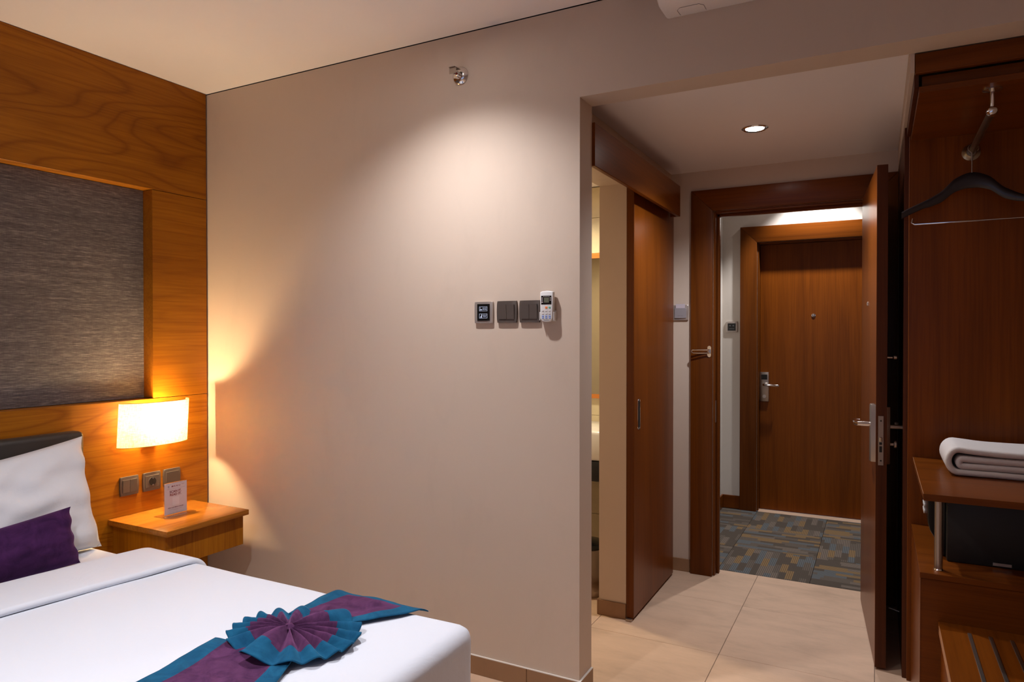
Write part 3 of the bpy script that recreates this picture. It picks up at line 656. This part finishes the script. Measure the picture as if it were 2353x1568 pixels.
# ================================================================== BED
bed = empty('bed', (0, 0, 0)); tag(bed, 'double bed made up with a white duvet folded back at the top', 'bed')
BY0, BYE = -0.06, 1.74
bx('bed_base', LEATH, -2.985, -1.10, BY0 + 0.05, BYE - 0.06, 0.03, 0.27, bed, 0.02, 3)
bx('mattress', LINEN, -2.985, -1.07, BY0 + 0.02, BYE - 0.025, 0.271, 0.520, bed, 0.05, 5)
hb = bx('headboard', LEATH, -3.063, -2.990, BY0 - 0.02, 1.747, 0.02, 0.98, None, 0.022, 4); tag(hb, 'dark charcoal leather headboard behind the white pillow', 'headboard')
def nz(p, s=1.0): return mnoise.noise(Vector(p) * s)
def band(path, wdir, width, thick, nseg=10, amp=0.0, taper=0.0):
    """flat strip of padded cloth swept along a path; wdir is the direction of its width"""
    b = B(); pts = [Vector(p) for p in path]; w = Vector(wdir); rings = []
    sec = []
    for i in range(nseg + 1): a = -PI / 2 + PI * i / nseg; sec.append((width / 2 - thick / 2 + thick / 2 * math.cos(a), thick / 2 * math.sin(a)))
    k_ = 8
    for i in range(1, k_): sec.append((width / 2 - thick / 2 - (width - thick) * i / k_, thick / 2))
    for i in range(nseg + 1): a = PI / 2 + PI * i / nseg; sec.append((-width / 2 + thick / 2 + thick / 2 * math.cos(a), thick / 2 * math.sin(a)))
    for i in range(1, k_): sec.append((-width / 2 + thick / 2 + (width - thick) * i / k_, -thick / 2))
    n = len(pts)
    for i, p in enumerate(pts):
        t = (pts[min(i + 1, n - 1)] - pts[max(i - 1, 0)]).normalized(); nn = w.cross(t).normalized()
        ring = []
        for a, c in sec:
            q = p + w * a + nn * c
            ring.append(b.bm.verts.new(q + nn * amp * (nz(q, 6.0) + 0.6 * nz(q, 15.0))))
        rings.append(ring)
    m = len(sec)
    for r0, r1 in zip(rings, rings[1:]):
        for i in range(m): b.bm.faces.new([r0[i], r0[(i + 1) % m], r1[(i + 1) % m], r1[i]])
    b.bm.faces.new(rings[0][::-1]); b.bm.faces.new(rings[-1])
    return b
def clothbox(x0, x1, y0, y1, z0, z1, rad, amp, cuts=40, shear=0.0):
    """bevelled box, finely cut, with gentle puckers"""
    bm = bmesh.new(); b = B(); b.bm.free(); b.bm = bm
    b.box(x0, x1, y0, y1, z0, z1, rad, 6)
    big = [e for e in bm.edges if e.calc_length() > 0.2]
    bmesh.ops.subdivide_edges(bm, edges=big, cuts=cuts, use_grid_fill=True)
    bm.normal_update()
    for v in bm.verts:
        p = v.co.copy(); w = amp * (nz(p, 3.3) + 0.5 * nz(p + Vector((4, 1, 2)), 8.0))
        if p.z < z0 + 0.05: w = 0
        d = max(0.0, (z1 - rad - p.z)); w += amp * 1.2 * math.sin(14 * (p.x - p.y) + 2.5 * nz(p, 2.0)) * min(1.0, d / 0.2)
        v.co = p + v.normal * w
        v.co.x += shear * (p.y - 1.7)
    return b
clothbox(-2.50, -1.04, BY0, BYE, 0.16, 0.542, 0.045, 0.0022, 44).obj('duvet', LINEN, bed, angle=80)
fp = []
for i in range(40):
    y = BY0 + 0.02 + (BYE - 0.062 - BY0 - 0.02) * i / 39; fp.append((-2.372 + 0.14 * (y - 1.7), y, 0.5545))
for i in range(1, 12):
    a = PI / 2 * i / 12; fp.append((-2.372, BYE - 0.062 + 0.075 * math.sin(a), 0.5545 - 0.075 + 0.075 * math.cos(a)))
fp += [(-2.372, BYE + 0.013, 0.5545 - 0.075 - 0.02 * i) for i in range(1, 9)]
band(fp, (1, 0, 0), 0.285, 0.023, amp=0.0012).obj('duvet_fold', LINEN, bed, angle=80)
def cushion(name, mat, w, h, t, ears, parent=None, n=30, pw=2.6, wr=0.004, slope=0.0, lean=0.0, pe=0.55):
    """pillow lying in the local XZ plane (width X, height Z), thickness along Y"""
    b = B()
    for s in (-1, 1):
        def fn(u, v, s=s):
            a, c = 2 * u - 1, 2 * v - 1
            puff = max(0.0, (1 - abs(a) ** pw)) ** pe * max(0.0, (1 - abs(c) ** pw)) ** pe
            ex = 1 - ears * (1 - c * c) ; ez = 1 - ears * (1 - a * a) * 1.3
            y = s * t / 2 * puff + wr * nz((a * 2 + s, c * 2, 1.5 * s), 1.7) * (puff > 0.001)
            rip = 0.0035 * math.sin(11 * c + 2 * a) * abs(a) ** 6
            return (a * w / 2 * ex - lean * v * a + rip, y, c * h / 2 * ez + slope * a * w / 2 * v)
        b.grid(n, n, fn)
    bmesh.ops.remove_doubles(b.bm, verts=b.bm.verts, dist=0.0004)
    return b.obj(name, mat, parent, angle=75)
pil = cushion('pillow', PILLW, 0.67, 0.418, 0.17, 0.045, wr=0.018, slope=0.12, lean=0.010, pe=0.42); tag(pil, 'plump white pillow leaning on the headboard', 'pillow')
pil.rotation_euler = (R(-15), 0, R(90)); pil.location = (-2.856, 1.366, 0.728)
cu = cushion('bolster_cushion', PURPD, 0.56, 0.195, 0.11, 0.035, wr=0.008, slope=0.07, lean=0.012); tag(cu, 'small purple velvet cushion in front of the white pillow', 'cushion')
cu.rotation_euler = (R(-12), 0, R(91)); cu.location = (-2.682, 1.258, 0.622)

# bed runner with a pleated bow
rn = empty('bed_runner', (-1.45, 1.40, 0.545)); tag(rn, 'purple and teal velvet bed runner gathered into a pleated bow', 'bed runner')
def strip(y0, y1, xl, xr, hem, endhem, name, curl, drop=False):
    """y measured from the bow; xl, xr functions of t giving the side edges"""
    def fn(u, v):
        y = y0 + (y1 - y0) * u; x = xl(u) + (xr(u) - xl(u)) * v
        z = 0.004 + 0.004 * nz((x, y, 1), 9) + 0.003 * nz((x, y, 4), 20) + curl(u, v)
        if drop and y + 1.40 > 1.70: z -= ((y + 1.40 - 1.70) / 0.06) ** 2 * 0.018
        return (x, y, z + 0.002)
    def mf(u, v):
        L = abs(y1 - y0); W = 0.33
        return 1 if (v * W < hem or (1 - v) * W < hem or (endhem and (1 - u) * L < hem)) else 0
    b = B(); b.grid(44, 34, fn, mf); o = b.obj(name, [PURP, TEAL], rn, angle=80)
    md = o.modifiers.new('thick', 'SOLIDIFY'); md.thickness = 0.003; md.offset = 1
lerp = lambda a, b, t: a + (b - a) * t
sm = lambda t: t * t * (3 - 2 * t)
strip(0.10, 0.372, lambda u: lerp(-0.10, -0.115, sm(min(1, u * 1.6))), lambda u: lerp(0.10, 0.215, sm(min(1, u * 1.15))), 0.055, True, 'end_panel', lambda u, v: 0.010 * (1 - u) ** 2 * (0.6 + 0.4 * math.sin(9 * v)) , True)
strip(-0.11, -1.46, lambda u: lerp(-0.16, -0.13, min(1, u * 5)), lambda u: lerp(0.13, 0.195, min(1, u * 9)), 0.055, True, 'long_panel', lambda u, v: 0.010 * max(0.0, 1 - u * 9) ** 2 * (0.5 + 0.5 * math.sin(7 * v + 0.5)))
def bow(u, v):
    th = 2 * PI * v; r = u
    ph = 15 * th + 5.0 * math.sin(2 * th) + 0.5
    rid = 0.5 - 0.5 * math.cos(ph); rid = rid ** 0.75
    side = abs(math.cos(th))
    RR = (0.205 if math.cos(th) > 0 else 0.175) * (0.86 + 0.14 * side) * (1 + 0.035 * (rid - 0.5) * 2)
    h = (0.004 + (0.023 + 0.020 * (1 - side) ** 1.5) * rid) * (0.45 + 0.55 * math.sin(PI / 2 * min(1, r / 0.5))) * (1 - 0.30 * max(0, r - 0.6) / 0.4) + 0.016 * (1 - r) ** 2
    rad = RR * (0.03 + 0.97 * r)
    tw = 0.22 * r * math.sin(2 * th) * 0.3
    return (0.005 + rad * math.cos(th + tw), 0.0 + rad * math.sin(th + tw) * 0.92, 0.006 + h + 0.002 * nz((math.cos(th) * 4, math.sin(th) * 4, r * 4), 2))
b = B(); b.grid(34, 420, bow, lambda u, v: 1 if u > 0.64 + 0.05 * math.cos(4 * PI * v) else 0)
bmesh.ops.remove_doubles(b.bm, verts=b.bm.verts, dist=0.0002)
o = b.obj('pleated_bow', [PURP, TEAL], rn, angle=80); md = o.modifiers.new('thick', 'SOLIDIFY'); md.thickness = 0.003; md.offset = -1
B().lathe([(0.004, 0.0), (0.014, 0.004), (0.016, 0.012), (0.009, 0.020), (0.002, 0.022)], (0.005, 0, 0.020), 'Z', 16).obj('knot', PURP, rn)

# ================================================================== NIGHTSTAND
ns = empty('nightstand', (0, 0, 0)); tag(ns, 'honey wood nightstand fixed to the panelled wall', 'nightstand')
bx('top', HONT, X0 + 0.0005, -2.652, 1.886, 2.318, 0.530, 0.5555, ns, 0.003, 2)
bx('drawer_box', HONZ, X0 + 0.0005, -2.690, 1.908, 2.316, 0.384, 0.5295, ns, 0.0015, 1)
bx('wall_bracket', HONZ, X0 + 0.0005, X0 + 0.05, 1.93, 2.30, 0.30, 0.3835, ns)
ms = empty('menu_stand', (-2.885, 2.095, 0.556)); tag(ms, 'upright acrylic menu card stand on the nightstand', 'menu stand')
ms.rotation_euler = (0, 0, R(90))
# local: width X, facing -Y (towards the room)
bx('base', ACRYL, -0.082, 0.082, -0.040, 0.040, 0.0, 0.003, ms, 0.001, 1)
bx('pane', ACRYL, -0.0585, 0.0585, -0.0035, 0.0035, 0.0032, 0.150, ms, 0.001, 1)
cd = bx('menu_card', CARD, -0.0575, 0.0575, -0.0046, -0.0036, 0.005, 0.148, ms)
YT = -0.0047
text('M E N U', 0.0110, PRINTR, cd, (0.001, YT, 0.132), FACE, sx=1.15, bold=0.0001)
text('SCAN IT.', 0.0155, PRINTR, cd, (-0.001, YT, 0.1075), FACE, bold=0.00035)
text('READ IT.', 0.0155, PRINTR, cd, (-0.001, YT, 0.0935), FACE, bold=0.00035)
text('VIEW OUR MENU ONLINE', 0.0068, PRINTR, cd, (-0.001, YT, 0.034), FACE, bold=0.00005)
bx('code_panel', plain('pale_card', (0.62, 0.57, 0.61), 0.5), -0.018, 0.018, YT - 0.0004, YT + 0.0001, 0.044, 0.080, cd)
b = B()
for x0_, x1_, z in ((-0.034, 0.034, 0.0255), (-0.012, 0.012, 0.0215), (-0.042, -0.008, 0.0075), (-0.003, 0.040, 0.0075), (0.028, 0.046, 0.137), (0.032, 0.042, 0.1345), (-0.046, 0.048, 0.1455), (-0.046, 0.048, 0.1205)):
    b.box(x0_, x1_, YT - 0.0002, YT, z, z + 0.0008)
b.box(-0.040, -0.0375, YT - .0002, YT, 0.129, 0.1375).box(-0.036, -0.0335, YT - .0002, YT, 0.129, 0.1375).box(-0.040, -0.032, YT - .0002, YT, 0.1245, 0.1255)
b.obj('fine_print', PRINTG, cd, smooth=False)['kind'] = 'stuff'

# ================================================================== WARDROBE
XC = 0.108; YC = 3.18
wd = empty('wardrobe', (0, 0, 0)); tag(wd, 'open cherry wood wardrobe niche with shelf and low base cabinet', 'wardrobe')
bx('back_panel', REDZ, XC, XR - 0.002, YC, YC + 0.018, 0.001, 2.222, wd, 0.0012, 1)
bx('side_panel', REDE, 0.0925, 0.1120, YC + 0.019, Y2 - 0.03, 0.001, 2.222, wd)
bx('fascia', REDX, 0.101, XR - 0.002, 2.546, 2.566, 2.222, 2.284, wd, 0.0015, 1)
bx('canopy_side', REDE, 0.1003, 0.1125, 2.567, Y2 - 0.03, 2.183, 2.2855, wd)
bx('canopy_front', REDX, 0.122, XR - 0.002, 2.585, 2.600, 2.183, 2.221, wd)
bx('canopy_board', REDX, 0.113, XR - 0.002, 2.560, YC - 0.0005, 2.163, 2.1825, wd, 0.001, 1)
# base cabinet
bc = empty('base_cabinet'); bc.parent = wd
bx('side', REDZ, 0.123, 0.141, 2.566, YC - 0.0005, 0.001, 0.616, bc)
bx('front', REDX, 0.123, XR - 0.002, 2.545, 2.5655, 0.001, 0.616, bc, 0.001, 1)
bx('top', REDX, 0.122, XR - 0.002, 2.543, YC - 0.0005, 0.6165, 0.635, bc, 0.001, 1)
bx('worn_edge', WORN, 0.1222, 0.1236, 2.5438, 2.5452, 0.02, 0.634, bc)
sh = bx('shelf', REDX, 0.126, XR - 0.002, 2.458, YC - 0.0005, 0.882, 0.903, wd, 0.001, 1)
bx('worn_edge', WORN, 0.1256, 0.1268, 2.459, YC - 0.01, 0.9015, 0.9034, sh)
po = B().lathe([(0.0118, 0), (0.0118, 0.2465)], (0.176, 2.598, 0.6355), 'Z', 24).obj('shelf_post', STEEL, wd)
B().lathe([(0.0140, 0), (0.0140, 0.012)], (0.176, 2.598, 0.8697), 'Z', 24).obj('collar', CHROME, po)
B().lathe([(0.0145, 0), (0.0125, 0.004)], (0.176, 2.598, 0.6353), 'Z', 24).obj('collar', CHROME, po)
# hanging rail running front to back
XRR, ZR = 0.314, 2.092
rl = B().tube([(XRR, 2.625, ZR), (XRR, YC - 0.012, ZR)], 0.0115, 20).obj('hanging_rail', BRASSY, wd)
B().lathe([(0.031, 0.0), (0.031, 0.004), (0.020, 0.010), (0.016, 0.016)], (XRR, YC - 0.0004, ZR), '-Y', 28).obj('wall_flange', BRASSY, rl)
B().lathe([(0.027, 0.0), (0.027, -0.003), (0.007, -0.008), (0.006, -0.062)], (XRR + 0.001, 2.628, 2.1625), 'Z', 24).obj('drop_bracket', CHROME, rl)
B().lathe([(0.003, -0.016), (0.012, -0.012), (0.0165, -0.002), (0.0165, 0.006), (0.012, 0.014)], (XRR, 2.622, ZR), 'Y', 24).obj('end_cap', CHROME, rl)
# hanger
hg = empty('clothes_hanger', (XRR - 0.004, 3.105, 1.915)); tag(hg, 'dark wooden clothes hanger with trouser bar on the wardrobe rail', 'hanger')
HT = [(0.0, 0.0), (0.10, 0.006), (0.25, 0.030), (0.42, 0.090), (0.60, 0.125), (0.80, 0.155), (0.94, 0.176), (1.0, 0.190)]
def drop(a):
    for (a0, d0), (a1, d1) in zip(HT, HT[1:]):
        if a <= a1: return d0 + (d1 - d0) * (a - a0) / (a1 - a0)
    return HT[-1][1]
ap, rad = [], []
for i in range(41):
    t = -1 + 2 * i / 40; a = abs(t); d_ = 0.72 * (drop(max(0, a - 0.03)) + drop(a) + drop(min(1, a + 0.03))) / 3
    r_ = 0.0135 + 0.0165 * max(0.0, 1 - a * 1.5) ** 0.8
    rad.append(r_); ap.append((t * 0.230, -0.018 * a ** 2, 0.088 - d_ - r_))
b = B()
# flat wooden arm: height from rad, thickness 12 mm
rings = []
for (x, y, z), r_ in zip(ap, rad):
    ring = []
    for kx in range(12):
        a = 2 * PI * kx / 12; ring.append(b.bm.verts.new((x, y + 0.0062 * math.cos(a), z + r_ * math.sin(a))))
    rings.append(ring)
for a, c in zip(rings, rings[1:]):
    for kx in range(12): b.bm.faces.new([a[kx], a[(kx + 1) % 12], c[(kx + 1) % 12], c[kx]])
b.bm.faces.new(rings[0][::-1]); b.bm.faces.new(rings[-1])
b.obj('shoulder_arm', HANGW, hg, angle=60)
hx = [(0, 0, 0.070), (0, 0, 0.158)] + [(0.004 + 0.0165 * math.cos(R(a)), 0, 0.177 + 0.0165 * math.sin(R(a))) for a in range(200, -60, -20)]
B().tube(hx, 0.0018, 8).obj('hook', STEEL, hg)
B().tube([(-0.192, -0.012, -0.075), (-0.196, -0.018, -0.092), (-0.186, -0.02, -0.098), (0.186, -0.02, -0.098), (0.196, -0.018, -0.092), (0.192, -0.012, -0.075)], 0.0028, 8).obj('trouser_bar', CHROME, hg)
# safe
sf = empty('safe_box', (0.195, 2.705, 0.6355)); tag(sf, 'black hotel safe under the wardrobe shelf with keypad facing the hall', 'safe')
bx('body', BLACKM, 0.012, 0.46, 0.0, 0.42, 0.0, 0.222, sf, 0.004, 2)
dr = B().prism([(0.0115, 0.004), (0.0, 0.004), (0.0, 0.030), (-0.034, 0.085), (-0.040, 0.110), (-0.040, 0.212), (-0.034, 0.218), (0.0115, 0.218)], 1, 0.05, 0.416, 0.002, 1).obj('door', BLACK, sf)
for r_ in range(4):
    for q in range(3):
        B().lathe([(0.0085, 0), (0.0075, 0.002)], (-0.0402, 0.250 + q * 0.026, 0.105 + r_ * 0.023), '-X', 12).obj('key', WHITE, dr)
bx('name_label', PLATEL, 0.139, 0.189, -0.0012, -0.0002, 0.006, 0.015, sf)
# folded towel
tw = empty('folded_towel', (0.222, 2.818, 0.904)); tag(tw, 'folded white bath towel lying on the wardrobe shelf', 'towel')
def ufold(xl, zlo, zhi, xe, dip):
    r_ = (zhi - zlo) / 2; P = [(xe - (xe - xl) * i / 14, 0.0, zlo) for i in range(15)]
    P += [(xl - r_ * math.sin(PI * i / 12) * 0.8, 0.0, zlo + r_ - r_ * math.cos(PI * i / 12)) for i in range(1, 12)]
    P += [(xl + (xe - xl) * i / 20, 0.0, zhi - dip * math.sin(PI * min(1.0, i / 14))) for i in range(21)]
    return [(x, 0.13, z) for x, y, z in P]
band(ufold(0.028, 0.0108, 0.090, 0.50, 0.010), (0, 1, 0), 0.27, 0.021, 8, 0.0018).obj('outer_fold', TOWEL, tw, angle=80)
band(ufold(0.038, 0.0335, 0.0585, 0.50, 0.003), (0, 1, 0), 0.262, 0.0225, 8, 0.001).obj('inner_fold', TOWEL, tw, angle=80)
# luggage bench
lb = empty('luggage_bench', (0, 0, 0)); tag(lb, 'low cherry wood luggage bench with metal strips against the wardrobe base', 'bench')
ZBN = 0.488
tp = bx('top', REDY, 0.172, XR - 0.002, 1.78, 2.5435, ZBN - 0.03, ZBN, lb, 0.0015, 1)
bx('worn_edge', WORN, 0.1712, 0.1728, 1.79, 2.50, ZBN - 0.024, ZBN + 0.0002, tp)
for i in range(10):
    x = 0.243 + i * 0.0525
    bx('metal_strip', STEEL, x, x + 0.010, 1.80, 2.475, ZBN + 0.0001, ZBN + 0.0035, tp, 0.0008, 1)
bx('side_panel', REDZ, 0.180, 0.200, 1.80, 2.5435, 0.001, ZBN - 0.0305, lb)
bx('front_panel', REDX, 0.201, XR - 0.002, 1.80, 1.82, 0.06, ZBN - 0.0305, lb)
# small bar in the dark gap behind the entrance door
mb = B().tube([(0.050, 3.60, 0.136), (0.098, 3.60, 0.124), (0.104, 3.60, 0.126)], 0.0045, 10).tube([(0.092, 3.602, 0.236), (0.104, 3.602, 0.233)], 0.004, 8).tube([(0.104, 3.60, 0.0), (0.104, 3.60, 0.26)], 0.004, 8).obj('folded_stand', BRASSY); tag(mb, 'thin metal stand in the dark gap behind the entrance door', 'stand')

# ================================================================== BATHROOM THINGS
mi = empty('bathroom_mirror', (0, 0, 0)); tag(mi, 'wood framed mirror glimpsed on the bathroom wall', 'mirror')
OW = wood('orange_frame_wood', (0.60, 0.22, 0.05), (0.35, 0.10, 0.02), 0)
bx('mirror_glass', plain('silvered_glass', (0.62, 0.62, 0.50), 0.03, 1.0), -2.1, -1.30, BY1 - 0.018, BY1 - 0.0085, 1.03, 1.852, mi)
bx('frame_rail', OW, -2.1, -1.30, BY1 - 0.028, BY1 - 0.0085, 1.8525, 1.884, mi); bx('frame_rail', OW, -2.1, -1.30, BY1 - 0.028, BY1 - 0.0085, 1.005, 1.0295, mi)
bs = empty('vanity_basin', (0, 0, 0)); tag(bs, 'white bathroom basin on a black vanity shelf', 'basin')
bx('basin', CERAM, -2.0, -1.235, 3.52, BY1 - 0.009, 0.700, 0.865, bs, 0.02, 4)
bx('vanity_shelf', BLACK, -2.0, -1.235, 3.52, BY1 - 0.009, 0.590, 0.6985, bs, 0.004, 2)
bn = empty('pedal_bin', (-1.385, 3.47, 0.0008)); tag(bn, 'small steel waste bin on the bathroom floor', 'bin')
B().lathe([(0.098, 0), (0.1, 0.01), (0.1, 0.245), (0.098, 0.25)], (0, 0, 0), 'Z', 32).obj('body', STEEL, bn)
B().lathe([(0.102, 0.2505), (0.103, 0.262), (0.095, 0.275), (0.02, 0.288)], (0, 0, 0), 'Z', 32).obj('lid', BLACK, bn)
